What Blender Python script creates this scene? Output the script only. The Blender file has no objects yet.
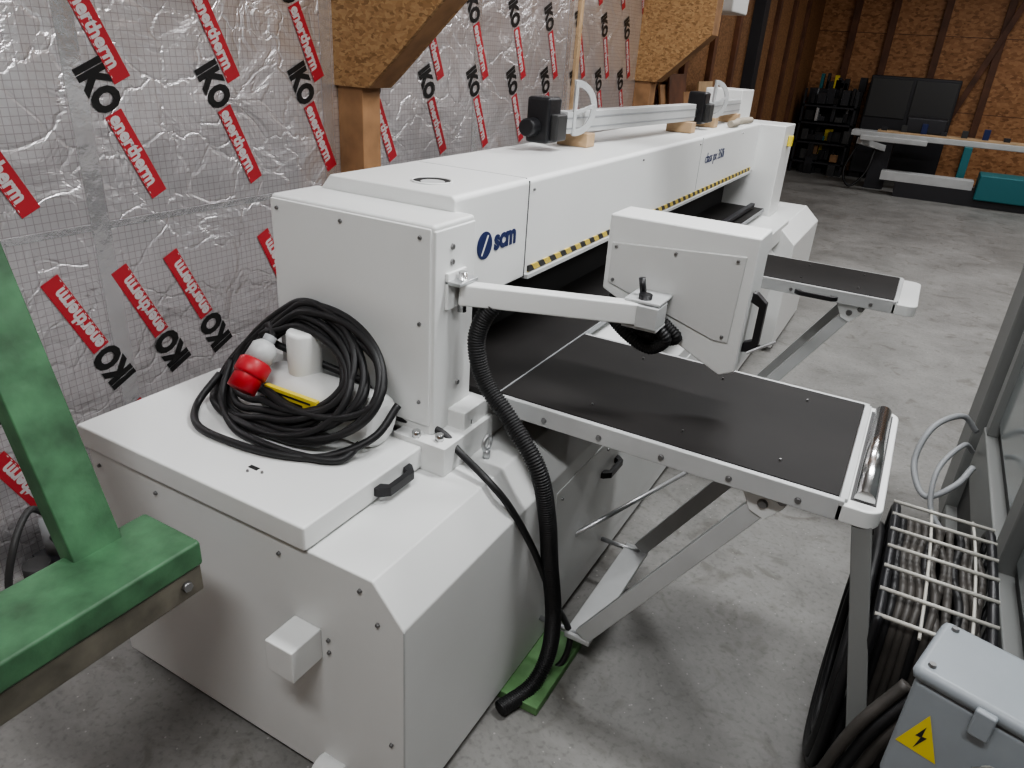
import bpy, bmesh, math, random
import numpy as np
from mathutils import Vector, Matrix
random.seed(4)
S=bpy.context.scene
COL=S.collection
# ------------------------------------------------------------ materials
def mat(name,col,rough=.5,metal=0,bump=0,bscale=60,var=0,vscale=4,spec=.5,emit=None,coat=0):
    m=bpy.data.materials.new(name); m.use_nodes=True
    nt=m.node_tree; b=nt.nodes['Principled BSDF']
    b.inputs['Base Color'].default_value=(*col,1); b.inputs['Roughness'].default_value=rough
    b.inputs['Metallic'].default_value=metal; b.inputs['Specular IOR Level'].default_value=spec
    if coat: b.inputs['Coat Weight'].default_value=coat
    tc=nt.nodes.new('ShaderNodeTexCoord')
    if var:
        n=nt.nodes.new('ShaderNodeTexNoise'); n.inputs['Scale'].default_value=vscale; n.inputs['Detail'].default_value=6
        nt.links.new(tc.outputs['Object'],n.inputs['Vector'])
        r=nt.nodes.new('ShaderNodeMapRange'); r.inputs['From Min'].default_value=.3; r.inputs['From Max'].default_value=.7
        r.inputs['To Min'].default_value=1-var; r.inputs['To Max'].default_value=1+var
        nt.links.new(n.outputs['Fac'],r.inputs['Value'])
        mx=nt.nodes.new('ShaderNodeVectorMath'); mx.operation='SCALE'; mx.inputs[0].default_value=col
        nt.links.new(r.outputs[0],mx.inputs['Scale']); nt.links.new(mx.outputs[0],b.inputs['Base Color'])
    if bump:
        n=nt.nodes.new('ShaderNodeTexNoise'); n.inputs['Scale'].default_value=bscale; n.inputs['Detail'].default_value=4
        nt.links.new(tc.outputs['Object'],n.inputs['Vector'])
        bp=nt.nodes.new('ShaderNodeBump'); bp.inputs['Strength'].default_value=bump; bp.inputs['Distance'].default_value=.01
        nt.links.new(n.outputs['Fac'],bp.inputs['Height']); nt.links.new(bp.outputs[0],b.inputs['Normal'])
    if emit:
        b.inputs['Emission Color'].default_value=(*col,1); b.inputs['Emission Strength'].default_value=emit
    return m
M=dict(
 white=mat('machine_white_paint',(.66,.67,.66),.42,var=.03,vscale=2.5),
 white2=mat('cover_white_paint',(.70,.71,.70),.38,var=.02,vscale=2.5),
 panel=mat('panel_grey_white',(.58,.585,.575),.45,var=.03,vscale=3),
 alu=mat('brushed_aluminium',(.55,.56,.57),.38,.8),
 ltgrey=mat('light_grey_paint',(.48,.49,.49),.42,var=.08,vscale=6),
 steel=mat('polished_steel',(.6,.6,.6),.2,1),
 screw=mat('screw_steel',(.25,.25,.25),.35,.8),
 black=mat('black_laminate',(.017,.0155,.015),.6,var=.25,vscale=3,spec=.25),
 rubber=mat('black_rubber',(.013,.013,.014),.5),
 plastic=mat('black_plastic',(.015,.015,.017),.38),
 dark=mat('dark_void',(.015,.015,.015),.8),
 red=mat('red_plastic',(.40,.012,.022),.45),
 redface=mat('red_plastic_dark',(.17,.01,.01),.5),
 grey=mat('grey_plastic',(.30,.31,.32),.5),
 navy=mat('navy_print',(.01,.02,.09),.4),
 yellow=mat('yellow_label',(.66,.53,.05),.5),
 green=mat('green_paint',(.055,.135,.068),.55,var=.42,vscale=11,bump=.2,bscale=30),
 greenpad=mat('green_pad',(.12,.24,.10),.65,var=.2,vscale=20),
 dirty=mat('worn_steel_side',(.13,.12,.095),.6,var=.45,vscale=9),
 wood=mat('timber',(.28,.155,.075),.65,var=.25,vscale=8),
 woodlt=mat('light_timber',(.46,.32,.19),.6,var=.15,vscale=8),
 woodred=mat('brown_timber',(.11,.045,.022),.6,var=.35,vscale=5),
 darksteel=mat('dark_steel',(.020,.020,.024),.5),
 teal=mat('teal_paint',(.02,.15,.17),.45),
 mgrey=mat('enclosure_grey_paint',(.18,.185,.18),.45),
 dgrey=mat('dark_grey_panel',(.035,.035,.035),.5),
 boxgrey=mat('junction_box_grey',(.25,.275,.295),.45,var=.05,vscale=9),
 cable=mat('grey_cable',(.055,.05,.045),.5,var=.3,vscale=14),
 wire=mat('white_wire',(.46,.45,.41),.4),
 printred=mat('print_red',(.40,.03,.04),.45,.15),
 printblack=mat('print_black',(.012,.012,.012),.4),
 printlt=mat('print_foil_letter',(.60,.58,.58),.35,.3),
 leather=mat('beige_cloth',(.38,.34,.28),.8),
 ceil=mat('ceiling_paint',(.38,.36,.33),.9),
)
def glass():
    m=bpy.data.materials.new('window_glass'); m.use_nodes=True
    b=m.node_tree.nodes['Principled BSDF']; b.inputs['Base Color'].default_value=(.30,.33,.33,1)
    b.inputs['Roughness'].default_value=.12; b.inputs['Metallic'].default_value=.3
    return m
M['glass']=glass()
def ramp(nt,fac,stops):
    r=nt.nodes.new('ShaderNodeValToRGB'); e=r.color_ramp.elements
    while len(e)<len(stops): e.new(.5)
    for i,(p,c) in enumerate(stops): e[i].position=p; e[i].color=(*c,1)
    nt.links.new(fac,r.inputs[0]); return r
def osb(name,dark=1.,warm=1.,sc=34):
    m=bpy.data.materials.new(name); m.use_nodes=True; nt=m.node_tree; b=nt.nodes['Principled BSDF']
    tc=nt.nodes.new('ShaderNodeTexCoord'); mp=nt.nodes.new('ShaderNodeMapping'); mp.inputs['Scale'].default_value=(1,1,1.8)
    nt.links.new(tc.outputs['Object'],mp.inputs[0])
    n0=nt.nodes.new('ShaderNodeTexNoise'); n0.inputs['Scale'].default_value=14; n0.inputs['Distortion'].default_value=1.2
    nt.links.new(mp.outputs[0],n0.inputs['Vector'])
    ad=nt.nodes.new('ShaderNodeMixRGB'); ad.blend_type='ADD'; ad.inputs[0].default_value=.06
    nt.links.new(mp.outputs[0],ad.inputs[1]); nt.links.new(n0.outputs['Color'],ad.inputs[2])
    v=nt.nodes.new('ShaderNodeTexVoronoi'); v.inputs['Scale'].default_value=sc
    nt.links.new(ad.outputs[0],v.inputs['Vector'])
    sp=nt.nodes.new('ShaderNodeSeparateColor'); nt.links.new(v.outputs['Color'],sp.inputs[0])
    d=dark; w=warm
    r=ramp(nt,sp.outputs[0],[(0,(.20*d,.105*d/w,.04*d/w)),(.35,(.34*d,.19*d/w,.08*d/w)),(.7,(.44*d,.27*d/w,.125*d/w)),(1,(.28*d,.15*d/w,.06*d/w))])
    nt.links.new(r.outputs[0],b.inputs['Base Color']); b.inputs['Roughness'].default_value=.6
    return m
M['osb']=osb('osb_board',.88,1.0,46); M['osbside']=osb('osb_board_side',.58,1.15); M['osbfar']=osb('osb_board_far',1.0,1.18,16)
def concrete():
    m=bpy.data.materials.new('concrete_floor'); m.use_nodes=True; nt=m.node_tree; b=nt.nodes['Principled BSDF']
    tc=nt.nodes.new('ShaderNodeTexCoord')
    n=nt.nodes.new('ShaderNodeTexNoise'); n.inputs['Scale'].default_value=1.6; n.inputs['Detail'].default_value=12; n.inputs['Roughness'].default_value=.75; n.inputs['Distortion'].default_value=.4
    nt.links.new(tc.outputs['Object'],n.inputs['Vector'])
    r=ramp(nt,n.outputs['Fac'],[(.33,(.150,.147,.138)),(.5,(.218,.214,.203)),(.68,(.285,.28,.268))])
    n2=nt.nodes.new('ShaderNodeTexNoise'); n2.inputs['Scale'].default_value=55; n2.inputs['Detail'].default_value=5
    nt.links.new(tc.outputs['Object'],n2.inputs['Vector'])
    r2=ramp(nt,n2.outputs['Fac'],[(.30,(.72,.72,.72)),(.48,(1,1,1)),(.70,(1.0,1.0,1.0))])
    mx=nt.nodes.new('ShaderNodeMixRGB'); mx.blend_type='MULTIPLY'; mx.inputs[0].default_value=.85
    nt.links.new(r.outputs[0],mx.inputs[1]); nt.links.new(r2.outputs[0],mx.inputs[2])
    n3=nt.nodes.new('ShaderNodeTexNoise'); n3.inputs['Scale'].default_value=5.5; n3.inputs['Detail'].default_value=4; n3.inputs['Distortion'].default_value=1.5
    nt.links.new(tc.outputs['Object'],n3.inputs['Vector'])
    r3=ramp(nt,n3.outputs['Fac'],[(.30,(.66,.64,.61)),(.43,(1,1,1)),(.9,(1,1,1))])
    ms=nt.nodes.new('ShaderNodeMixRGB'); ms.blend_type='MULTIPLY'; ms.inputs[0].default_value=.85
    nt.links.new(mx.outputs[0],ms.inputs[1]); nt.links.new(r3.outputs[0],ms.inputs[2])
    v=nt.nodes.new('ShaderNodeTexVoronoi'); v.inputs['Scale'].default_value=26; nt.links.new(tc.outputs['Object'],v.inputs['Vector'])
    lt=nt.nodes.new('ShaderNodeMath'); lt.operation='LESS_THAN'; lt.inputs[1].default_value=.085; nt.links.new(v.outputs['Distance'],lt.inputs[0])
    m2=nt.nodes.new('ShaderNodeMixRGB'); m2.inputs[2].default_value=(.45,.44,.41,1); 
    mm=nt.nodes.new('ShaderNodeMath'); mm.operation='MULTIPLY'; mm.inputs[1].default_value=.5; nt.links.new(lt.outputs[0],mm.inputs[0])
    nt.links.new(mm.outputs[0],m2.inputs[0]); nt.links.new(ms.outputs[0],m2.inputs[1]); nt.links.new(m2.outputs[0],b.inputs['Base Color'])
    rr=nt.nodes.new('ShaderNodeMapRange'); rr.inputs['To Min'].default_value=.38; rr.inputs['To Max'].default_value=.65
    nt.links.new(n.outputs['Fac'],rr.inputs['Value']); nt.links.new(rr.outputs[0],b.inputs['Roughness'])
    return m
M['floor']=concrete()
def foil():
    m=bpy.data.materials.new('foil_insulation'); m.use_nodes=True; nt=m.node_tree; b=nt.nodes['Principled BSDF']
    tc=nt.nodes.new('ShaderNodeTexCoord'); sx=nt.nodes.new('ShaderNodeSeparateXYZ'); nt.links.new(tc.outputs['Object'],sx.inputs[0])
    def mth(op,a,bv=None):
        k=nt.nodes.new('ShaderNodeMath'); k.operation=op
        if isinstance(a,(int,float)): k.inputs[0].default_value=a
        else: nt.links.new(a,k.inputs[0])
        if bv is not None:
            if isinstance(bv,(int,float)): k.inputs[1].default_value=bv
            else: nt.links.new(bv,k.inputs[1])
        return k.outputs[0]
    def line(o,per,w):
        f=mth('FRACT',mth('DIVIDE',mth('ADD',o,100.),per)); return mth('LESS_THAN',f,w)
    g=mth('MAXIMUM',line(sx.outputs[1],.026,.10),line(sx.outputs[2],.026,.10))
    mx=nt.nodes.new('ShaderNodeMixRGB'); mx.inputs[1].default_value=(.78,.765,.775,1); mx.inputs[2].default_value=(.57,.53,.55,1)
    nt.links.new(g,mx.inputs[0]); nt.links.new(mx.outputs[0],b.inputs['Base Color'])
    b.inputs['Metallic'].default_value=.8; b.inputs['Roughness'].default_value=.30
    n=nt.nodes.new('ShaderNodeTexNoise'); n.inputs['Scale'].default_value=4.0; n.inputs['Detail'].default_value=6; n.inputs['Distortion'].default_value=.9; n.inputs['Roughness'].default_value=.52
    nt.links.new(tc.outputs['Object'],n.inputs['Vector'])
    v=nt.nodes.new('ShaderNodeTexVoronoi'); v.inputs['Scale'].default_value=5; v.feature='DISTANCE_TO_EDGE'
    nw=nt.nodes.new('ShaderNodeMixRGB'); nw.blend_type='ADD'; nw.inputs[0].default_value=.25
    nt.links.new(tc.outputs['Object'],nw.inputs[1]); nt.links.new(n.outputs['Color'],nw.inputs[2]); nt.links.new(nw.outputs[0],v.inputs['Vector'])
    ed=mth('MINIMUM',v.outputs['Distance'],.05)
    h=mth('ADD',n.outputs['Fac'],mth('MULTIPLY',ed,1.5))
    bp=nt.nodes.new('ShaderNodeBump'); bp.inputs['Strength'].default_value=.66; bp.inputs['Distance'].default_value=.040
    nt.links.new(h,bp.inputs['Height']); nt.links.new(bp.outputs[0],b.inputs['Normal'])
    return m
M['foil']=foil()
M['tape']=mat('silver_tape',(.72,.72,.73),.25,.8,bump=.6,bscale=14)
def hazard():
    m=bpy.data.materials.new('hazard_stripe'); m.use_nodes=True; nt=m.node_tree; b=nt.nodes['Principled BSDF']
    tc=nt.nodes.new('ShaderNodeTexCoord'); sx=nt.nodes.new('ShaderNodeSeparateXYZ'); nt.links.new(tc.outputs['Object'],sx.inputs[0])
    a=nt.nodes.new('ShaderNodeMath'); a.operation='ADD'; nt.links.new(sx.outputs[1],a.inputs[0]); nt.links.new(sx.outputs[2],a.inputs[1])
    d=nt.nodes.new('ShaderNodeMath'); d.operation='DIVIDE'; nt.links.new(a.outputs[0],d.inputs[0]); d.inputs[1].default_value=.085
    f=nt.nodes.new('ShaderNodeMath'); f.operation='FRACT'; nt.links.new(d.outputs[0],f.inputs[0])
    r=ramp(nt,f.outputs[0],[(0,(.02,.02,.02)),(.5,(.55,.42,.08))]); r.color_ramp.interpolation='CONSTANT'
    nt.links.new(r.outputs[0],b.inputs['Base Color']); return m
M['hazard']=hazard()
# ------------------------------------------------------------ geometry helpers
def empty(name,loc=(0,0,0)):
    e=bpy.data.objects.new(name,None); e.location=loc; COL.objects.link(e); return e
def finish(name,me,m,parent=None,bevel=0,smooth=False,seg=2):
    me.materials.append(M[m] if isinstance(m,str) else m)
    o=bpy.data.objects.new(name,me); COL.objects.link(o)
    if smooth:
        for p in me.polygons: p.use_smooth=True
    if bevel:
        b=o.modifiers.new('bevel','BEVEL'); b.width=bevel; b.segments=seg; b.limit_method='ANGLE'; b.angle_limit=math.radians(40)
        for p in me.polygons: p.use_smooth=True
        w=o.modifiers.new('wn','WEIGHTED_NORMAL'); w.keep_sharp=True
    if parent is not None: o.parent=parent
    return o
def mesh(vs,fs):
    me=bpy.data.meshes.new('m'); me.from_pydata([tuple(v) for v in vs],[],fs)
    bm=bmesh.new(); bm.from_mesh(me); bmesh.ops.recalc_face_normals(bm,faces=bm.faces); bm.to_mesh(me); bm.free(); return me
def box(name,x0,x1,y0,y1,z0,z1,m,parent=None,bevel=.004):
    vs=[(x,y,z) for x in(x0,x1) for y in(y0,y1) for z in(z0,z1)]
    fs=[(0,1,3,2),(4,6,7,5),(0,4,5,1),(2,3,7,6),(0,2,6,4),(1,5,7,3)]
    return finish(name,mesh(vs,fs),m,parent,bevel)
def prism(name,prof,axis,lo,hi,m,parent=None,bevel=.004):
    def P(a,b,c): return {'y':(a,c,b),'x':(c,a,b),'z':(a,b,c)}[axis]
    n=len(prof); vs=[P(a,b,lo) for a,b in prof]+[P(a,b,hi) for a,b in prof]
    fs=[tuple(range(n)),tuple(range(n,2*n))]+[(i,(i+1)%n,n+(i+1)%n,n+i) for i in range(n)]
    return finish(name,mesh(vs,fs),m,parent,bevel)
def bar(name,p0,p1,w,h,m,parent=None,bevel=.003,up=(0,0,1)):
    p0,p1=Vector(p0),Vector(p1); d=(p1-p0).normalized(); s=d.cross(Vector(up)).normalized(); u=s.cross(d)
    vs=[p+s*a*w/2+u*b*h/2 for p in(p0,p1) for a,b in((-1,-1),(1,-1),(1,1),(-1,1))]
    fs=[(0,1,2,3),(4,5,6,7),(0,1,5,4),(1,2,6,5),(2,3,7,6),(3,0,4,7)]
    return finish(name,mesh(vs,fs),m,parent,bevel)
def sweep(name,pts,rf,m,parent=None,n=10,caps=True):
    pts=[Vector(p) for p in pts]; N=len(pts); vs=[];fs=[]
    t0=(pts[1]-pts[0]).normalized(); u=t0.orthogonal().normalized()
    for i,p in enumerate(pts):
        t=(pts[min(i+1,N-1)]-pts[max(i-1,0)]).normalized()
        u=(u-t*u.dot(t)).normalized(); v=t.cross(u); r=rf(i) if callable(rf) else rf
        for k in range(n):
            a=2*math.pi*k/n; vs.append(p+(u*math.cos(a)+v*math.sin(a))*r)
    for i in range(N-1):
        for k in range(n):
            fs.append((i*n+k,i*n+(k+1)%n,(i+1)*n+(k+1)%n,(i+1)*n+k))
    if caps: fs+= [tuple(range(n)),tuple(range((N-1)*n,N*n))]
    o=finish(name,mesh(vs,fs),m,parent)
    for p in o.data.polygons:
        if len(p.vertices)==4: p.use_smooth=True
    return o
def cr(pts,k=12):
    P=[Vector(p) for p in pts]; P=[2*P[0]-P[1]]+P+[2*P[-1]-P[-2]]; out=[]
    for i in range(1,len(P)-2):
        a,b,c,d=P[i-1:i+3]
        for j in range(k):
            t=j/k; out.append(.5*((2*b)+(-a+c)*t+(2*a-5*b+4*c-d)*t*t+(-a+3*b-3*c+d)*t**3))
    out.append(P[-2]); return out
def resample(pts,step):
    out=[pts[0]]; acc=0
    for a,b in zip(pts,pts[1:]):
        L=(b-a).length
        while acc+L>=step and L>0:
            f=(step-acc)/L; a=a+(b-a)*f; out.append(a.copy()); L=(b-a).length; acc=0
        acc+=L
    return out
def tube(name,pts,r,m,parent=None,k=12,n=10): return sweep(name,cr(pts,k),r,m,parent,n)
def cyl(name,p0,p1,r,m,parent=None,n=28,bevel=0):
    o=sweep(name,[p0,p1],r,m,parent,n)
    if bevel:
        b=o.modifiers.new('b','BEVEL'); b.width=bevel; b.segments=3; b.limit_method='ANGLE'; b.angle_limit=math.radians(40)
    return o
def corr(name,ctrl,r,m,parent=None,pitch=.008,amp=.1):
    pts=resample(cr(ctrl,30),pitch/4)
    return sweep(name,pts,lambda i:r*(1+amp*math.sin(i*math.pi/2)),m,parent,14)
def handle(name,c,ax,out,L,parent,h=.032,w=.016,m='plastic'):
    c,ax,out=Vector(c),Vector(ax).normalized(),Vector(out).normalized(); sd=ax.cross(out)
    prof=[(-L/2-.015,0),(-L/2-.013,.012),(-L/2+.01,h),(L/2-.01,h),(L/2+.013,.012),(L/2+.015,0),(L/2-.012,0),(L/2-.022,h*.55),(-L/2+.022,h*.55),(-L/2+.012,0)]
    n=len(prof); vs=[c+ax*a+out*b+sd*s for s in(-w/2,w/2) for a,b in prof]
    fs=[]
    for off in(0,n):
        for f in[(0,1,8,9),(1,2,8),(2,3,7,8),(3,4,7),(4,5,6,7)]: fs.append(tuple(off+i for i in f))
    fs+=[(i,(i+1)%n,n+(i+1)%n,n+i) for i in range(n)]
    return finish(name,mesh(vs,fs),m,parent,.002)
def screws(name,pts,nrm,parent,r=.006):
    bm=bmesh.new(); q=Vector(nrm).to_track_quat('Z','Y').to_matrix().to_4x4()
    for p in pts:
        bmesh.ops.create_cone(bm,cap_ends=True,segments=14,radius1=r,radius2=r*.75,depth=.007,matrix=Matrix.Translation(Vector(p)+Vector(nrm)*.002)@q)
    me=bpy.data.meshes.new('m'); bm.to_mesh(me); bm.free(); return finish(name,me,'screw',parent)
def textmesh(s,size,off=0,ext=.001,sx=1):
    c=bpy.data.curves.new('t','FONT'); c.body=s; c.size=size; c.offset=off; c.extrude=ext; c.resolution_u=3
    o=bpy.data.objects.new('t',c); COL.objects.link(o); dg=bpy.context.evaluated_depsgraph_get(); dg.update()
    me=bpy.data.meshes.new_from_object(o.evaluated_get(dg)); bpy.data.objects.remove(o); 
    if sx!=1:
        for v in me.vertices: v.co.x*=sx
    return me
def planeX(x,y,z,th):   # text frame lying on a plane facing +x
    c,s=math.cos(th),math.sin(th)
    return Matrix(((0,0,1,x),(c,-s,0,y),(s,c,0,z),(0,0,0,1)))
# ------------------------------------------------------------ room
XW=-1.5; YF=15.5
fl=box('floor',XW-.1,7.1,-4.1,YF+.1,-.1,0,'floor',bevel=0)
wl=box('wall_left',XW-.1,XW,-4,5.95,0,4,'foil',bevel=0)
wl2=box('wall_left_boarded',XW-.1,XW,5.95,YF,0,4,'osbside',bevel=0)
wf=box('wall_far',XW-.1,7.1,YF,YF+.1,0,4,'osbfar',bevel=0)
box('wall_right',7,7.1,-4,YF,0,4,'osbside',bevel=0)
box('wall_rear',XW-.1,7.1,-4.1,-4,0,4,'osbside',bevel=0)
box('ceiling',XW-.1,7.1,-4.1,YF+.1,4,4.1,'ceil',bevel=0)
for z in(1.25,2.5): box('board_joint',XW,7,YF-.004,YF,z,z+.012,'woodred',wf,0)
# foil joints / tape
for i,y in enumerate((-.8,.56,1.75,3.05,4.3)):
    box('foil_tape_%d'%(i+1),XW+.0005,XW+.002,y-.035,y+.035,0,4,'tape',wl,0)
box('foil_tape_horizontal',XW+.0005,XW+.0015,-4,5.95,1.19,1.215,'tape',wl,0)
# printed labels on foil
SC=.84
m_k=textmesh('IKO',.165*SC,.008,.0006,.70); m_e=textmesh('enertherm',.084*SC,.0030,.0006,.88)
bk,br,bl=bmesh.new(),bmesh.new(),bmesh.new()
def add(bm,me,T):
    n=len(bm.verts); bm.from_mesh(me); bm.verts.ensure_lookup_table()
    for v in bm.verts[n:]: v.co=T@v.co
def rect(bm,x0,x1,y0,y1,T,z=.0004):
    bm.faces.new([bm.verts.new(T@Vector((x,y,z))) for x,y in((x0,y0),(x1,y0),(x1,y1),(x0,y1))])
def label(y,z,th):
    T=planeX(XW+.003,y,z,th)
    add(bk,m_k,T@Matrix.Translation((0,-.05*SC,0)))
    T2=T@Matrix.Translation((.21*SC,0,0))
    rect(br,0,.385*SC,-.040*SC,.044*SC,T2)
    add(bl,m_e,T2@Matrix.Translation((.010*SC,-.026*SC,.0006)))
    for k in range(14): rect(bl,(.012+.026*k)*SC,(.022+.026*k)*SC,-.036*SC,-.0325*SC,T2,.0008)
TH=math.radians(-65.5)
for k in range(-2,13):
    label(.60+.475*k,1.74,TH); label(.52+.485*k,2.14,TH); label(.60+.475*k+.2,2.66,TH)
    label(.55+.475*k,.60,TH+math.pi)
    if k==1: label(.60+.475*k-.27,.585,TH+math.pi)
    label(.52*k+.25,.04,TH+math.pi)
for bm,n,m in((bk,'foil_print_black','printblack'),(br,'foil_print_red','printred'),(bl,'foil_print_letters','printlt')):
    me=bpy.data.meshes.new(n); bm.to_mesh(me); bm.free(); finish(n,me,m,wl)
# posts & gussets
def post(y0,y1,m,nm):
    e=empty(nm)
    box('timber_post',XW,XW+.15,y0,y1,0,3.9,m,e,.004)
    return e
def truss(y0,y1):
    e=post(y0,y1,'wood','timber_column')
    for a,b in((y0-.02,y0),(y1,y1+.02)):
        prism('gusset_board',[(XW,1.66),(XW+.2,1.66),(XW+.27,1.72),(XW+.64,2.06),(XW+.64,2.5),(XW,2.5)],'y',a,b,'osb',e,.001)
    prism('gusset_edge',[(XW+.15,1.66),(XW+.2,1.66),(XW+.27,1.72),(XW+.64,2.06),(XW+.64,2.5),(XW+.55,2.5),(XW+.55,2.1)],'y',y0,y1,'wood',e,0)
    box('truss_chord',XW,XW+3.2,y0,y1,2.5,2.8,'wood',e)
truss(1.82,1.95); truss(5.76,5.92)
post(9.8,10.05,'darksteel','steel_column')
box('timber_batten',XW,XW+.03,4.40,4.45,0,4,'woodlt')
for y in(7.0,8.0,9.0,11.2,12.4,13.6): box('timber_batten',XW,XW+.06,y,y+.12,0,4,'woodred')
for i,x in enumerate((-.95,-.3,.55,1.5,3.2)):
    box('timber_stud',x,x+.12,YF-.1,YF,0,4,'woodred')
bar('timber_brace',(.75,YF-.14,0.0),(1.9,YF-.14,3.6),.1,.06,'woodred',None,.002,(0,1,0))
e=empty('white_duct'); box('casing',XW+.01,-1.02,6.9,7.5,2.30,2.7,'white2',e,.02)  # plain white box added as a duct high on the wall
e=empty('plywood_stack')
for i,(y,h) in enumerate(((6.3,1.62),(6.45,1.72),(6.9,1.55),(7.3,1.65))):
    bar('sheet_%d'%i,(XW+.35-.03*i,y+.3,0),(XW+.04+.03*i,y+.3,h),.55,.02,['wood','woodred','wood','woodlt'][i],e,.001,(1,0,0))
# ------------------------------------------------------------ BEAM SAW
E=empty('panel_beam_saw')
prof=[(-.83,.035),(-.83,.786),(.185,.786),(.272,.684),(.272,.035)]
prism('base_cabinet',prof,'y',0,4.15,'white',E,.005)
prism('base_far_cabinet',[(-.83,.035),(-.83,.88),(.26,.88),(.37,.78),(.37,.035)],'y',4.15,5.2,'white2',E,.006)
for i,(x,y) in enumerate(((-.6,.25),(.0,.12),(.1,2.1),(-.6,2.1),(.1,3.9),(-.6,4.9),(.1,4.9))):
    cyl('levelling_foot_%d'%i,(x,y,0),(x,y,.05),.035,'white2',E)
box('end_cable_box',-.065,.022,-.10,0,.470,.565,'white2',E,.004)
cyl('end_roller',(-.0,-.02,.078),(.08,-.02,.078),.040,'white2',E,bevel=.006)
screws('end_screws',[(-.79,-.001,.74),(-.55,-.001,.74),(-.1,-.001,.74),(.15,-.001,.745),(.2,-.001,.67),(.235,-.001,.30),(-.79,-.001,.25),(.045,-.001,.50),(.045,-.001,.54)],(0,-1,0),E)
box('base_corner_seam',.2695,.2730,.001,.004,.06,.68,'ltgrey',E,0)
# lid
box('lid',-.845,-.002,-.012,.475,.792,.859,'white2',E,.006)
box('lid_shadow_gap',-.828,-.012,-.001,.47,.784,.793,'dgrey',E,0)
handle('lid_handle',(-.002,.31,.822),(0,1,0),(1,0,0),.12,E,.036,.026)
box('lid_latch_slot',-.30,-.27,.10,.112,.859,.8605,'dark',E,0)
screws('lid_screws',[(-.285,.085,.859),(-.25,.10,.859)],(0,0,1),E,.004)
box('upper_body',-.83,.06,.56,4.4,.786,.93,'white',E)
box('foot_plate',-.1,.075,.44,.70,.786,.875,'white2',E,.003)
for i,(x,y) in enumerate(((.035,.475),(.05,.60),(.045,.67),(-.03,.455))): cyl('foot_bolt_%d'%i,(x,y,.87),(x,y,.895),.012,'steel',E,6)
tube('lifting_eye',[(.115,.60+.02*math.cos(a),.835+.022*math.sin(a)) for a in [i*math.pi/6 for i in range(13)]],.006,'alu',E,4)
cyl('lifting_eye_stem',(.115,.60,.785),(.115,.60,.815),.011,'alu',E)
# housing
box('end_housing',-.559,0,.485,.675,.86,1.465,'white2',E,.010)
box('column_face',-.12,.004,.487,.672,.875,1.45,'white',E,.004)
box('end_cover_panel',-.555,-.008,.480,.49,.90,1.455,'white2',E,.003)
screws('housing_screws',[(-.53,.480,1.43),(-.30,.480,1.43),(-.04,.480,1.43),(-.04,.480,1.2),(-.04,.480,.97)],(0,-1,0),E)
screws('column_screws',[(.004,.56,1.40),(.004,.56,1.36),(.004,.62,1.32),(.004,.60,1.0)],(1,0,0),E,.009)
# beam
prism('pressure_beam',[(-.53,1.19),(-.53,1.46),(-.49,1.507),(-.062,1.507),(-.05,1.495),(-.05,1.19)],'y',.65,4.4,'white2',E,.006)
box('beam_seam',-.052,-.0485,1.066,1.070,1.19,1.50,'dgrey',E,0)
box('beam_seam_top',-.48,-.06,1.066,1.069,1.505,1.5075,'grey',E,0)
box('beam_seam',-.052,-.0490,3.0,3.003,1.19,1.50,'grey',E,0)
box('beam_lower_lip',-.06,-.035,1.07,4.3,1.185,1.20,'ltgrey',E,.001)
box('hazard_strip',-.05,-.044,1.09,4.3,1.203,1.224,'hazard',E,0)
cyl('top_port',(-.225,.79,1.50),(-.225,.79,1.5085),.056,'dark',E,40)
cyl('top_port_core',(-.215,.78,1.50),(-.215,.78,1.5095),.035,'ltgrey',E,40)
sweep('top_port_ring',[Vector((-.225+.058*math.cos(a),.79+.058*math.sin(a),1.509)) for a in [i*2*math.pi/40 for i in range(41)]],.003,'white2',E,8)
screws('beam_screws',[(-.05,1.10,1.47),(-.05,2.1,1.47),(-.05,2.96,1.47),(-.05,3.9,1.47)],(1,0,0),E,.005)
box('saw_curtain',-.45,-.22,.68,4.4,.93,1.19,'dark',E,0)
# logos
me=textmesh('scm',.088,.0035,.0008,.95); o=finish('maker_lettering',me,'navy',E); o.matrix_world=planeX(-.0485,.865,1.322,0)
cyl('logo_disc',(-.0495,.81,1.345),(-.0475,.81,1.345),.041,'navy',E,32)
bar('logo_slash',(-.0470,.793,1.317),(-.0470,.826,1.373),.006,.001,'white2',E,0,(1,0,0))
me=textmesh('class px 350i',.078,.0,.0008); o=finish('model_lettering',me,'navy',E); o.matrix_world=planeX(-.0485,3.1,1.36,0)
# far column
box('far_column',-.53,.12,4.4,4.75,.88,1.50,'white2',E,.008)
box('far_top_box',-.45,-.2,4.35,4.7,1.5,1.70,'white2',E,.006)
box('far_yellow_lamp',.121,.15,4.55,4.6,1.36,1.43,'yellow',E)
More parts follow.
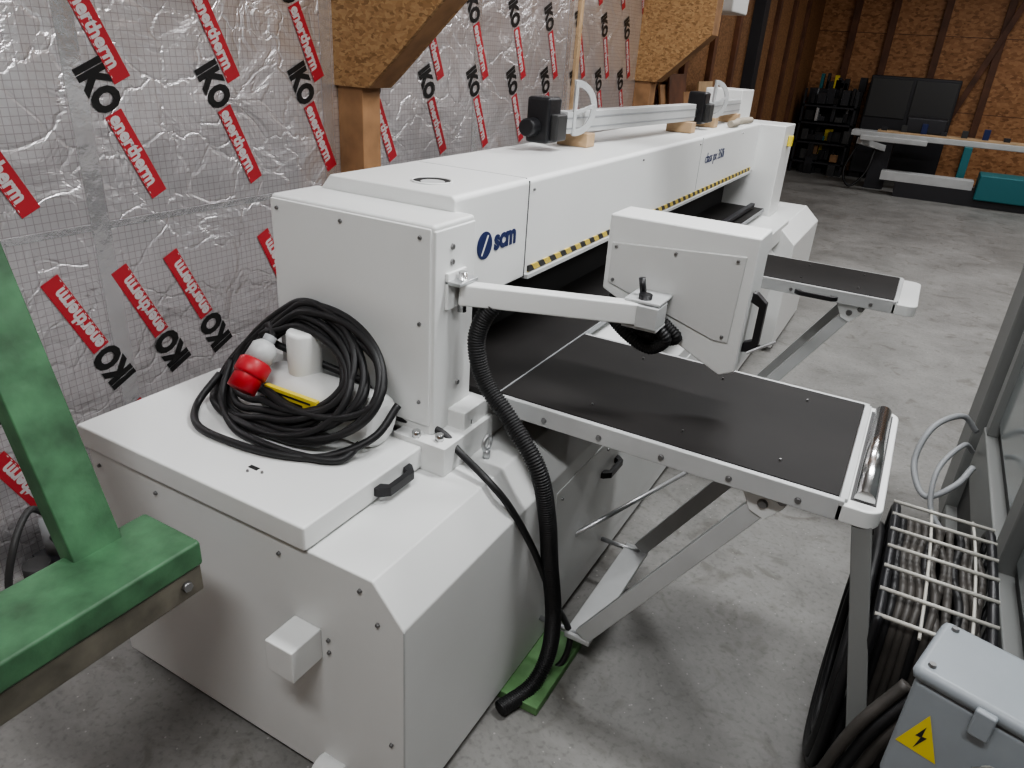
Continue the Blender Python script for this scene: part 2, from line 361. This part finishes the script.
# main black table with joints
box('main_table',-.45,.084,.69,4.38,.925,.95,'black',E,.002)
box('table_joint',.085,.089,.69,4.38,.93,.951,'grey',E,0)
box('front_ledge',.06,.27,1.33,4.38,.786,.90,'white2',E,.006)
for i in range(10): box('vent_%d'%i,.10,.24,3.3+i*.06,3.33+i*.06,.899,.902,'dgrey',E,0)
bar('table_guide_rail',(.02,1.9,.975),(.02,4.3,.975),.03,.03,'darksteel',E)
def ext_table(y0,y1,nm,full=True):
    a=E
    box(nm+'_top',.092,1.035,y0+.012,y1-.012,.925,.952,'black',a,.002)
    box(nm+'_rail_near',.092,1.05,y0-.006,y0+.012,.893,.950,'ltgrey',a,.003)
    box(nm+'_rail_far',.092,1.05,y1-.012,y1+.006,.893,.950,'ltgrey',a,.003)
    pr=[(1.035,y0-.006)]
    for k in range(7):
        q=-math.pi/2+k*math.pi/12; pr.append((1.095+.04*math.cos(q),y0+.034+.04*math.sin(q)))
    for k in range(7):
        q=k*math.pi/12; pr.append((1.095+.04*math.cos(q),y1-.034+.04*math.sin(q)))
    pr.append((1.035,y1+.006))
    prism(nm+'_end',pr,'z',.893,.940,'white2',a,.004)
    box(nm+'_end_strip',1.037,1.056,y0+.01,y1-.01,.935,.950,'ltgrey',a,.002)
    if full:
        box(nm+'_roller_well',1.060,1.118,y0+.03,y1-.03,.932,.942,'dgrey',a,0)
        cyl(nm+'_roller',(1.09,y0+.035,.948),(1.09,y1-.035,.948),.023,'steel',a,24)
    screws(nm+'_edge_bolts',[(x,y0-.006,.915) for x in (.25,.42,.60,.78,.95)],(0,-1,0),a,.009)
    screws(nm+'_top_screws',[(x,y,.952) for x in(.35,.62,.88) for y in(y0+.1,y1-.1)],(0,0,1),a,.004)
def support(y0,y1,xt,nm,foot=.43):
    for i,y in enumerate((y0,y1)):
        prism(nm+'_lug_%d'%i,[(xt-.07,.90),(xt+.07,.90),(xt+.05,.85),(xt+.01,.805),(xt-.03,.82)],'y',y-.004,y+.004,'white2',E,.002)
        bar(nm+'_strut_%d'%i,(xt,y+.014,.845),(foot,y+.014,.15),.022,.055,'ltgrey',E,.003)
        screws(nm+'_pins_%d'%i,[(xt,y-.006,.85),(xt+.045,y-.006,.875)],(0,-1,0),E,.014)
    box(nm+'_cross_plate',foot-.06,foot+.03,y0,y1+.03,.125,.145,'ltgrey',E,.004)
    cyl(nm+'_tie_rod_1',(.27,y0+.02,.14),(foot,y0+.02,.14),.009,'alu',E,12)
    cyl(nm+'_tie_rod_2',(.27,y1,.14),(foot,y1,.14),.009,'alu',E,12)
    cyl(nm+'_stay',(.272,y0+.25,.34),(.50,y1+.25,.40),.009,'alu',E,12)
ext_table(.69,1.315,'extension_table_a'); support(.73,1.27,.87,'support_a')
ext_table(2.57,3.04,'extension_table_b',False); support(2.60,3.0,.87,'support_b')
bar('folding_leg',(1.10,.70,.893),(1.32,.455,0),.045,.02,'mgrey',E,.003,(0,1,0))
handle('table_b_handle',(.72,2.50,.93),(1,0,0),(0,-1,0),.16,E,.03,.02)
handle('front_panel_handle',(.272,1.24,.49),(0,1,0),(1,0,0),.13,E,.036,.024)
box('front_panel',.270,.275,.78,2.2,.12,.62,'white',E,.002)
screws('front_panel_screws',[(.275,.82,.58),(.275,1.2,.58),(.275,1.6,.58)],(1,0,0),E)
# control arm
A0=Vector((.02,.575,1.275)); A1=Vector((.47,.835,1.245))
bar('control_arm',A0,A1,.045,.06,'white2',E,.006)
box('arm_bracket_upper',0,.05,.53,.62,1.305,1.315,'alu',E,.002)
box('arm_bracket_plate',0.004,.014,.53,.62,1.235,1.335,'white2',E,.002)
cyl('arm_pivot_near',(.03,.575,1.225),(.03,.575,1.335),.012,'steel',E)
cyl('arm_pivot_far',(.45,.825,1.20),(.45,.825,1.30),.018,'plastic',E)
box('arm_hinge_top',.40,.50,.80,.915,1.278,1.287,'ltgrey',E,.003)
box('arm_hinge_bottom',.40,.50,.80,.915,1.205,1.214,'ltgrey',E,.003)
box('arm_end_cap',.44,.50,.79,.87,1.215,1.276,'ltgrey',E,.003)
cyl('arm_lock_knob',(.435,.85,1.29),(.425,.85,1.335),.009,'plastic',E)
# control box
bx=[(.289,1.476),(.700,1.476),(.700,1.105),(.66,1.085),(.289,1.262)]
prism('control_box',bx,'y',.915,1.06,'white2',E,.006)
prism('control_box_cover',[(.305,1.40),(.675,1.425),(.668,1.185),(.625,1.185),(.305,1.285)],'y',.909,.918,'panel',E,.003)
screws('control_box_screws',[(.32,.908,1.39),(.655,.908,1.41),(.65,.908,1.20),(.32,.908,1.295),(.49,.908,1.40)],(0,-1,0),E,.005)
handle('control_box_handle',(.700,.965,1.24),(0,0,1),(1,0,0),.14,E,.04,.026)
for q,(r0,dy) in enumerate(((.0,0),(.02,.03),(.0,.05))):
    corr('control_cable_%d'%q,[(.47+r0,.86+dy,1.21),(.51+r0,.87+dy,1.17),(.46,.89+dy,1.125+r0),(.38,.90+dy,1.15),(.31,.93+dy,1.20),(.33,.97+dy,1.26)],.016,'rubber',E)
corr('corrugated_hose',[(.10,.62,1.245),(.075,.61,1.20),(.065,.60,1.13),(.10,.595,1.03),(.20,.58,.94),(.30,.565,.83),(.335,.58,.68),(.345,.61,.5),(.355,.655,.28),(.36,.64,.12),(.345,.56,.04),(.30,.44,.03)],.024,'rubber',E)
tube('drop_cable',[(-.22,.46,.99),(-.15,.485,.90),(0.01,.505,.885),(.09,.50,.84),(.20,.475,.80),(.26,.50,.72),(.31,.57,.55),(.345,.66,.33),(.375,.75,.15),(.39,.74,.09),(.38,.70,.03),(.33,.65,.012)],.0105,'rubber',E)
# rear ducts on lid
cyl('dust_duct',(-.50,.385,.93),(-.09,.385,.93),.078,'white2',E,40,.03)
cyl('dust_duct_riser',(-.38,.40,.9),(-.38,.40,1.125),.048,'white2',E,32,.012)
box('yellow_label',-.43,-.24,.290,.304,.945,.985,'yellow',E,0)
for k in range(2): box('yellow_label_text_%d'%k,-.42,-.26-.03*k,.2885,.290,.970-.015*k,.975-.015*k,'printblack',E,0)
# power cable coil
pts=[]; rnd=random.Random(11)
L=10; per=26; ph=[rnd.uniform(-1,1) for _ in range(400)]
def jit(k,i): 
    t=i/per*1.3; j=int(t); f=t-j; f=f*f*(3-2*f); return ph[(j*5+k)%400]*(1-f)+ph[((j+1)*5+k)%400]*f
for i in range(L*per):
    a=2*math.pi*i/per+2.2
    s=.95+.19*jit(0,i); ox=.08*jit(1,i); ov=.30*jit(2,i)
    ca,sa=math.cos(a),math.sin(a)
    x=-.365+ox+.295*s*ca; v=max(-1.25,min(1.1,s*sa*1.02+ov))
    y=min(.335+.105*v,.46); z=1.02+.15*v+.028*jit(3,i)
    if x<-.42: z-=(-.42-x)*.5
    pts.append((x,y,max(z,.872+.012*abs(jit(4,i)))))
pts=[(-.463,.36,1.07),(-.50,.40,1.10),(-.56,.42,1.08)]+pts[4:]+[(-.22,.46,.99)]
tube('power_cable_coil',pts,.0108,'rubber',E,4,8)
tube('cable_loose_loop',[(-.66,.33,.94),(-.66,.24,.875),(-.56,.16,.871),(-.42,.15,.871),(-.28,.17,.872),(-.16,.23,.874),(-.07,.32,.92),(-.05,.40,.99)],.0108,'rubber',E)
tube('cable_loose_loop_2',[(-.10,.30,.90),(-.12,.24,.874),(-.22,.20,.873),(-.36,.19,.873),(-.48,.21,.873),(-.60,.28,.90),(-.64,.36,.98)],.0108,'rubber',E)
P0=Vector((-.452,.335,1.090)); P1=Vector((-.450,.230,.990)); d=(P1-P0).normalized()
sweep('plug_gland',[P0-d*.02,P0+d*.01],.018,'grey',E,16)
sweep('plug_body',[P0,P0+d*.015,P0+d*.06],lambda i:[.022,.036,.038][i],'ltgrey',E,24)
sweep('plug_head',[P0+d*.06,P0+d*.066,P0+d*.10,P0+d*.108],lambda i:[.039,.046,.046,.042][i],'red',E,28)
sweep('plug_shroud',[P0+d*.106,P0+d*.150,P0+d*.150,P0+d*.112],lambda i:[.040,.040,.034,.034][i],'red',E,28,False)
sweep('plug_face',[P0+d*.117,P0+d*.121],.036,'redface',E,24)
u=d.orthogonal().normalized(); w=d.cross(u)
for k in range(5):
    a=k*2*math.pi/5; q=P0+d*.12+(u*math.cos(a)+w*math.sin(a))*.020; cyl('pin_%d'%k,q,q+d*.026,.004,'steel',E,10)
# ------------------------------------------------------------ fences lying on the beam
def fence(nm,p0,p1,blocks):
    f=empty(nm)
    p0,p1=Vector(p0),Vector(p1); dr=(p1-p0).normalized(); sd=dr.cross(Vector((0,0,1)))
    bar('extrusion',p0,p1,.06,.085,'ltgrey',f,.003)
    for zz in(-.022,.018): bar('groove',p0+sd*.0305+Vector((0,0,zz)),p1+sd*.0305+Vector((0,0,zz)),.002,.006,'grey',f,0)
    h=p0-dr*.12
    box('head',h.x-.055,h.x+.045,h.y-.06,h.y+.05,h.z-.07,h.z+.10,'plastic',f,.012)
    box('head_block',h.x+.04,h.x+.075,h.y-.04,h.y+.05,h.z-.06,h.z+.04,'dgrey',f,.008)
    cyl('knob',(h.x-.02,h.y-.12,h.z-.01),(h.x-.02,h.y-.05,h.z-.01),.034,'plastic',f,20,.006)
    c=p0+dr*.05+Vector((.03,0,.035)); ax=(Vector((.72,.69,0))).normalized(); nn=Vector((.69,-.72,0)); n=24; vs=[];fs=[]
    for s in(-.005,.005):
        for r in(.082,.108):
            for k in range(n+1):
                a=-math.pi*.12+math.pi*1.05*k/n; a2=a-math.pi/2+.35
                vs.append(c+nn*s+ax*(r*math.cos(a2)*.85)+Vector((0,0,r*math.sin(a2)+.02)))
    N=n+1
    for k in range(n):
        fs+=[(k,k+1,N+k+1,N+k),(2*N+k,3*N+k,3*N+k+1,2*N+k+1),(k,2*N+k,2*N+k+1,k+1),(N+k,N+k+1,3*N+k+1,3*N+k)]
    finish('protractor',mesh(vs,fs),'ltgrey',f)
    bar('protractor_base',c-Vector((0,0,.085)),c+Vector((0,0,.125)),.014,.022,'ltgrey',f,.002,nn)
    bar('protractor_arm',c,c+ax*.085+Vector((0,0,.035)),.012,.016,'ltgrey',f,.002)
    for x,y in blocks: box('support_block',x-.07,x+.07,y-.04,y+.04,1.508,1.563,'woodlt',f,.003)
fence('mitre_fence',(-.33,1.84,1.607),(-.20,3.2,1.607),((-.32,1.98),(-.21,3.10)))
fence('mitre_fence',(-.21,3.52,1.607),(-.20,4.22,1.607),((-.22,3.60),(-.22,4.15)))
tube('folded_strap',[(-.09,3.7,1.528),(-.08,3.8,1.53),(-.11,4.0,1.53),(-.08,4.2,1.53)],.02,'leather')
box('green_floor_pad',.22,.40,.50,.84,0,.033,'greenpad')
box('green_floor_pad',.88,.98,2.95,3.15,0,.03,'greenpad')
# ------------------------------------------------------------ green stand (left foreground)
G=empty('green_steel_stand')
box('rail_top',-.365,-.175,-1.6,-.15,.775,.84,'green',G,.008)
box('rail_side',-.355,-.18,-1.6,-.155,.705,.775,'dirty',G,.004)
bar('upright',(-.34,-.29,.80),(-.66,-.29,1.75),.11,.055,'green',G,.004,(1,0,0))
cyl('rail_bolt',(-.178,-.20,.745),(-.168,-.20,.745),.012,'screw',G,6)
box('leg',-.33,-.21,-1.5,-1.4,0,.71,'green',G,.006)
box('foot',-.6,.1,-1.52,-1.38,0,.05,'green',G,.006)
c=empty('air_regulator')
cyl('body',(-1.40,.12,.10),(-1.40,.12,.26),.04,'grey',c); cyl('valve',(-1.42,.12,.18),(-1.28,.10,.18),.025,'darksteel',c)
cyl('bowl',(-1.36,.02,.0),(-1.36,.02,.12),.045,'dgrey',c); box('foot_block',-1.45,-1.33,.05,.2,0,.10,'darksteel',c)
tube('air_hose',[(-1.40,.12,.25),(-1.38,.05,.32),(-1.32,-.05,.25),(-1.3,-.1,.1),(-1.28,.0,.015),(-1.2,.2,.015)],.012,'dgrey',c)
# ------------------------------------------------------------ right-hand grey enclosure
Rr=empty('grey_machine_enclosure')
X=1.48
box('body',X+.05,X+1.2,-.6,2.70,0,2.1,'dgrey',Rr,.004)
box('corner_post',X,X+.10,2.46,2.76,0,2.2,'mgrey',Rr,.008)
box('mid_post',X,X+.07,1.18,1.30,0,2.2,'mgrey',Rr,.006)
box('near_post',X,X+.07,-.6,-.48,0,2.2,'mgrey',Rr,.006)
box('lower_rail',X+.005,X+.06,-.6,2.25,.40,.60,'mgrey',Rr,.006)
box('upper_rail',X+.005,X+.06,-.6,2.65,2.05,2.2,'mgrey',Rr,.006)
box('sill_rail',X+.005,X+.06,-.6,2.65,0.02,.1,'mgrey',Rr,.006)
box('window_pane_a',X+.035,X+.045,1.36,2.18,.66,2.02,'glass',Rr,0)
box('window_frame_a1',X+.01,X+.06,2.16,2.24,.60,2.05,'mgrey',Rr,.003)
box('window_pane_b',X+.035,X+.045,-.45,1.15,.66,2.02,'glass',Rr,0)
tube('grey_lead',[(1.47,2.3,.55),(1.40,2.25,.62),(1.30,2.1,.60),(1.27,2.0,.48),(1.33,1.9,.40),(1.42,1.95,.45),(1.47,2.05,.5)],.012,'grey',Rr)
tube('grey_lead_2',[(1.47,2.2,.5),(1.42,2.1,.56),(1.35,1.95,.5),(1.36,1.85,.38),(1.44,1.8,.3),(1.47,1.85,.2)],.010,'grey',Rr)
# ------------------------------------------------------------ wire cable basket
Q=empty('wire_cable_basket')
x0,x1,y0,y1,zt=1.190,1.425,.62,1.16,.725
def zz(y): return zt+.02-.10*(abs(y-1.0)/.4)**2*.6
for xs in(x0,x1):
    tube('side_frame',[(xs,y0,.02),(xs,y0,.35),(xs,y0+.01,zz(y0)-.03),(xs,y0+.05,zz(y0+.05)),(xs,.85,zz(.85)),(xs,1.0,zz(1.0)),(xs,y1-.03,zz(y1)),(xs,y1,.62),(xs,y1,.3),(xs,y1,.02)],.012,'plastic',Q)
    for z in(.08,.24,.40,.55): bar('side_bar',(xs,y0,z),(xs,y1,z),.012,.02,'plastic',Q,.002)
    for k in range(6): cyl('side_upright',(xs,y0+.09*(k+.5),.05),(xs,y0+.09*(k+.5),zz(y0+.09*(k+.5))),.007,'plastic',Q,8)
for k in range(7):
    y=y0+.02+.082*k; cyl('cross_wire_%d'%k,(x0-.01,y,zz(y)+.012),(x1+.01,y,zz(y)+.012),.0052,'wire',Q,8)
for xs in(x0+.09,x1-.04): tube('long_wire',[(xs,y,zz(y)+.005) for y in(y0,.75,.9,1.05,y1)],.004,'wire',Q)
rq=random.Random(5)
for k in range(12):
    xs=x0+.022+.0172*k; o=rq.uniform(-.008,.008)
    tube('lead_%d'%k,[(xs,y0+.03,.12),(xs+o,y0+.03,.45),(xs,y0+.05,zz(y0+.05)-.04),(xs+o,.76,zz(.76)-.018+o),(xs-o,.9,zz(.9)-.022),(xs+o,1.03,zz(1.03)-.020+o),(xs,y1-.05,zz(y1)-.04),(xs,y1-.03,.45),(xs,y1-.03,.1)],.0105,'cable' if k%4 else 'rubber',Q)
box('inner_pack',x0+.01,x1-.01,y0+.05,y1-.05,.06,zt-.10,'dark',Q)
def loop(nm,x,cy,cz,ry,rz,tr,m,parent,tilt=0):
    sweep(nm,[Vector((x+tilt*math.sin(a),cy+ry*math.cos(a),cz+rz*math.sin(a))) for a in [i*2*math.pi/48 for i in range(49)]],tr,m,parent,10,False)
for k,(cy,cz,ry,rz) in enumerate(((.93,.37,.34,.355),(.95,.34,.32,.32),(.92,.36,.30,.30),(.96,.33,.27,.30),(.93,.35,.24,.26))):
    loop('hung_cable_loop_%d'%k,1.160-.006*(k%3),cy,cz,ry,rz,.0135,'rubber',Q,.008*(k%2))
# ------------------------------------------------------------ junction box on stand
J=empty('electrical_junction_box')
jm=Matrix.Translation((1.355,.19,.955))@Matrix.Rotation(math.radians(-16),4,'Z')
def jadd(o): o.matrix_world=jm@o.matrix_basis; return o
for o in [box('enclosure',-.12,.12,-.10,.05,-.20,.03,'boxgrey',J,.012),box('lid',-.127,.127,-.107,.057,.03,.058,'boxgrey',J,.012),
          box('hinge_a',-.03,.0,-.118,-.103,.0,.05,'boxgrey',J,.004),box('hinge_b',.08,.11,-.118,-.103,.0,.05,'boxgrey',J,.004),
          cyl('gland',(.025,-.165,-.065),(.025,-.10,-.065),.022,'wire',J,24,.003),cyl('gland_nut',(.025,-.13,-.065),(.025,-.112,-.065),.030,'wire',J,6),
          box('stand',-.04,.04,-.05,.04,-.955,-.20,'mgrey',J,.004)]: jadd(o)
jadd(screws('lid_screws',[(-.105,-.085,.058),(.105,-.085,.058),(-.105,.035,.058),(.105,.035,.058)],(0,0,1),J,.007))
tri=mesh([(-.112,-.1015,-.105),(-.048,-.1015,-.105),(-.08,-.1015,-.02)],[(0,1,2)]); o=finish('warning_sticker',tri,'yellow',J); jadd(o)
o=prism('warning_bolt',[(-.078,-.045),(-.088,-.072),(-.080,-.070),(-.085,-.098),(-.072,-.066),(-.079,-.068)],'y',-.1028,-.102,'printblack',J,0); jadd(o)
tube('box_lead',[(1.335,.03,.89),(1.32,-.04,.80),(1.30,-.02,.6),(1.24,.1,.3),(1.25,.2,.02)],.013,'rubber',J)
for k in range(3): tube('draped_cable_%d'%k,[(1.27+.03*k,.50,.66),(1.19+.03*k,.44,.50),(1.15+.03*k,.44,.2),(1.2+.02*k,.5,.02)],.014,'rubber' if k%2 else 'cable',J)
# ------------------------------------------------------------ far machines
T=empty('sliding_table_saw')
box('sliding_carriage',-.3,3.4,13.35,13.75,.84,.93,'ltgrey',T,.01)
box('carriage_top',.1,3.4,13.4,13.7,.93,.96,'woodlt',T,.003)
box('outrigger',-.1,.9,12.8,13.0,.82,.90,'ltgrey',T,.01)
bar('outrigger_arm',(-.1,12.9,.80),(.3,13.5,.66),.10,.10,'ltgrey',T)
box('motor_unit',.5,1.1,13.45,14.1,.96,1.2,'darksteel',T,.02); cyl('saw_hood',(.9,13.6,1.0),(.9,13.66,1.0),.16,'dgrey',T)
box('pedestal',.1,.4,13.4,13.7,0,.84,'darksteel',T); box('teal_base',1.75,3.4,12.7,13.3,.12,.50,'teal',T,.02)
box('grey_rail',.35,1.7,12.8,13.1,.24,.38,'ltgrey',T); box('teal_foot',.6,3.2,12.8,13.2,0,.24,'darksteel',T)
for k in range(7): box('clamp_%d'%k,.15+.3*k,.24+.3*k,13.42,13.5,.96,1.02+.05*(k%3),('darksteel','dgrey','navy')[k%3],T)
bar('teal_leg',(1.5,13.3,0),(1.5,13.3,.84),.12,.12,'teal',T,.01,(0,1,0))
tube('hanging_lead',[(-.1,13.2,.8),(-.25,13.1,.3),(-.1,13,.05),(.1,13.1,.3),(.15,13.3,.8)],.02,'rubber',T)
K=empty('dark_tool_cabinet')
box('cabinet',-.3,1.15,14.6,15.3,.1,1.8,'darksteel',K,.02)
for k in range(2): box('door_%d'%k,-.27+.72*k,.40+.72*k,14.58,14.6,1.1,1.75,'dgrey',K,.01)
for i,(x,z) in enumerate(((-.2,0),(1.0,0))): box('plinth_%d'%i,x-.1,x+.1,14.7,15.2,0,.1,'darksteel',K)
W=empty('tool_rack')
box('rack_back',-1.35,-.4,14.9,15.0,0,1.5,'darksteel',W)
rr=random.Random(3)
for k in range(70):
    x=rr.uniform(-1.3,-.5); z=rr.choice((.0,.25,.6,.95,1.25,1.5)); y=rr.uniform(14.3,14.7) if z<1.5 else 14.93
    box('tool_%d'%k,x,x+rr.uniform(.04,.16),y,y+.15,z,z+rr.uniform(.08,.30),rr.choice(('dgrey','darksteel','grey','plastic','yellow','alu','teal','wood') if k%3==0 else ('dgrey','darksteel','plastic')),W)
for z in(.22,.57,.92,1.22): box('shelf',-1.35,-.4,14.35,14.95,z-.03,z,'darksteel',W,0)
for x in(-1.35,-.44): box('rack_leg',x,x+.04,14.35,14.4,0,1.5,'darksteel',W,0)
# ------------------------------------------------------------ lights
tubem=mat('fluorescent_tube',(.95,.98,1.0),.5,emit=4)
def lamp(x,y,pw,sx=1.4,sy=.35,z=3.85):
    e=empty('ceiling_light_fixture'); box('tube_housing',x-sx/2,x+sx/2,y-sy/2,y+sy/2,z+.04,z+.12,'white2',e,.004)
    box('diffuser',x-sx/2+.03,x+sx/2-.03,y-sy/2+.03,y+sy/2-.03,z+.02,z+.041,tubem,e,0)
    l=bpy.data.lights.new('l','AREA'); l.shape='RECTANGLE'; l.size=sx; l.size_y=sy; l.energy=pw; l.color=(.985,.99,1.0)
    o=bpy.data.objects.new('lamp',l); COL.objects.link(o); o.location=(x,y,z); o.parent=e
lamp(.8,-1.6,66); lamp(1.2,1.2,70); lamp(3.4,.2,60); lamp(.6,3.8,66); lamp(3.6,4.0,60); lamp(.8,7.6,48); lamp(4.,8.4,50); lamp(1.5,12,34); lamp(4.5,12.5,45)
w=bpy.data.worlds.new('w'); S.world=w; w.use_nodes=True; w.node_tree.nodes['Background'].inputs[0].default_value=(.6,.65,.7,1); w.node_tree.nodes['Background'].inputs[1].default_value=.3
# ------------------------------------------------------------ camera
F=Vector((-.4241,.8001,-.4242)).normalized(); R=Vector((.8681,.4926,.0611)).normalized(); U=R.cross(F)
cam=bpy.data.cameras.new('c'); co=bpy.data.objects.new('camera',cam); COL.objects.link(co)
m=Matrix((( R.x,U.x,-F.x,1.018),(R.y,U.y,-F.y,-.974),(R.z,U.z,-F.z,1.878),(0,0,0,1)))
co.matrix_world=m; cam.sensor_width=36; cam.lens=721.187/1024*36; cam.clip_start=.02
S.camera=co
S.view_settings.view_transform='AgX'; S.view_settings.look='AgX - Medium High Contrast'; S.view_settings.exposure=.2
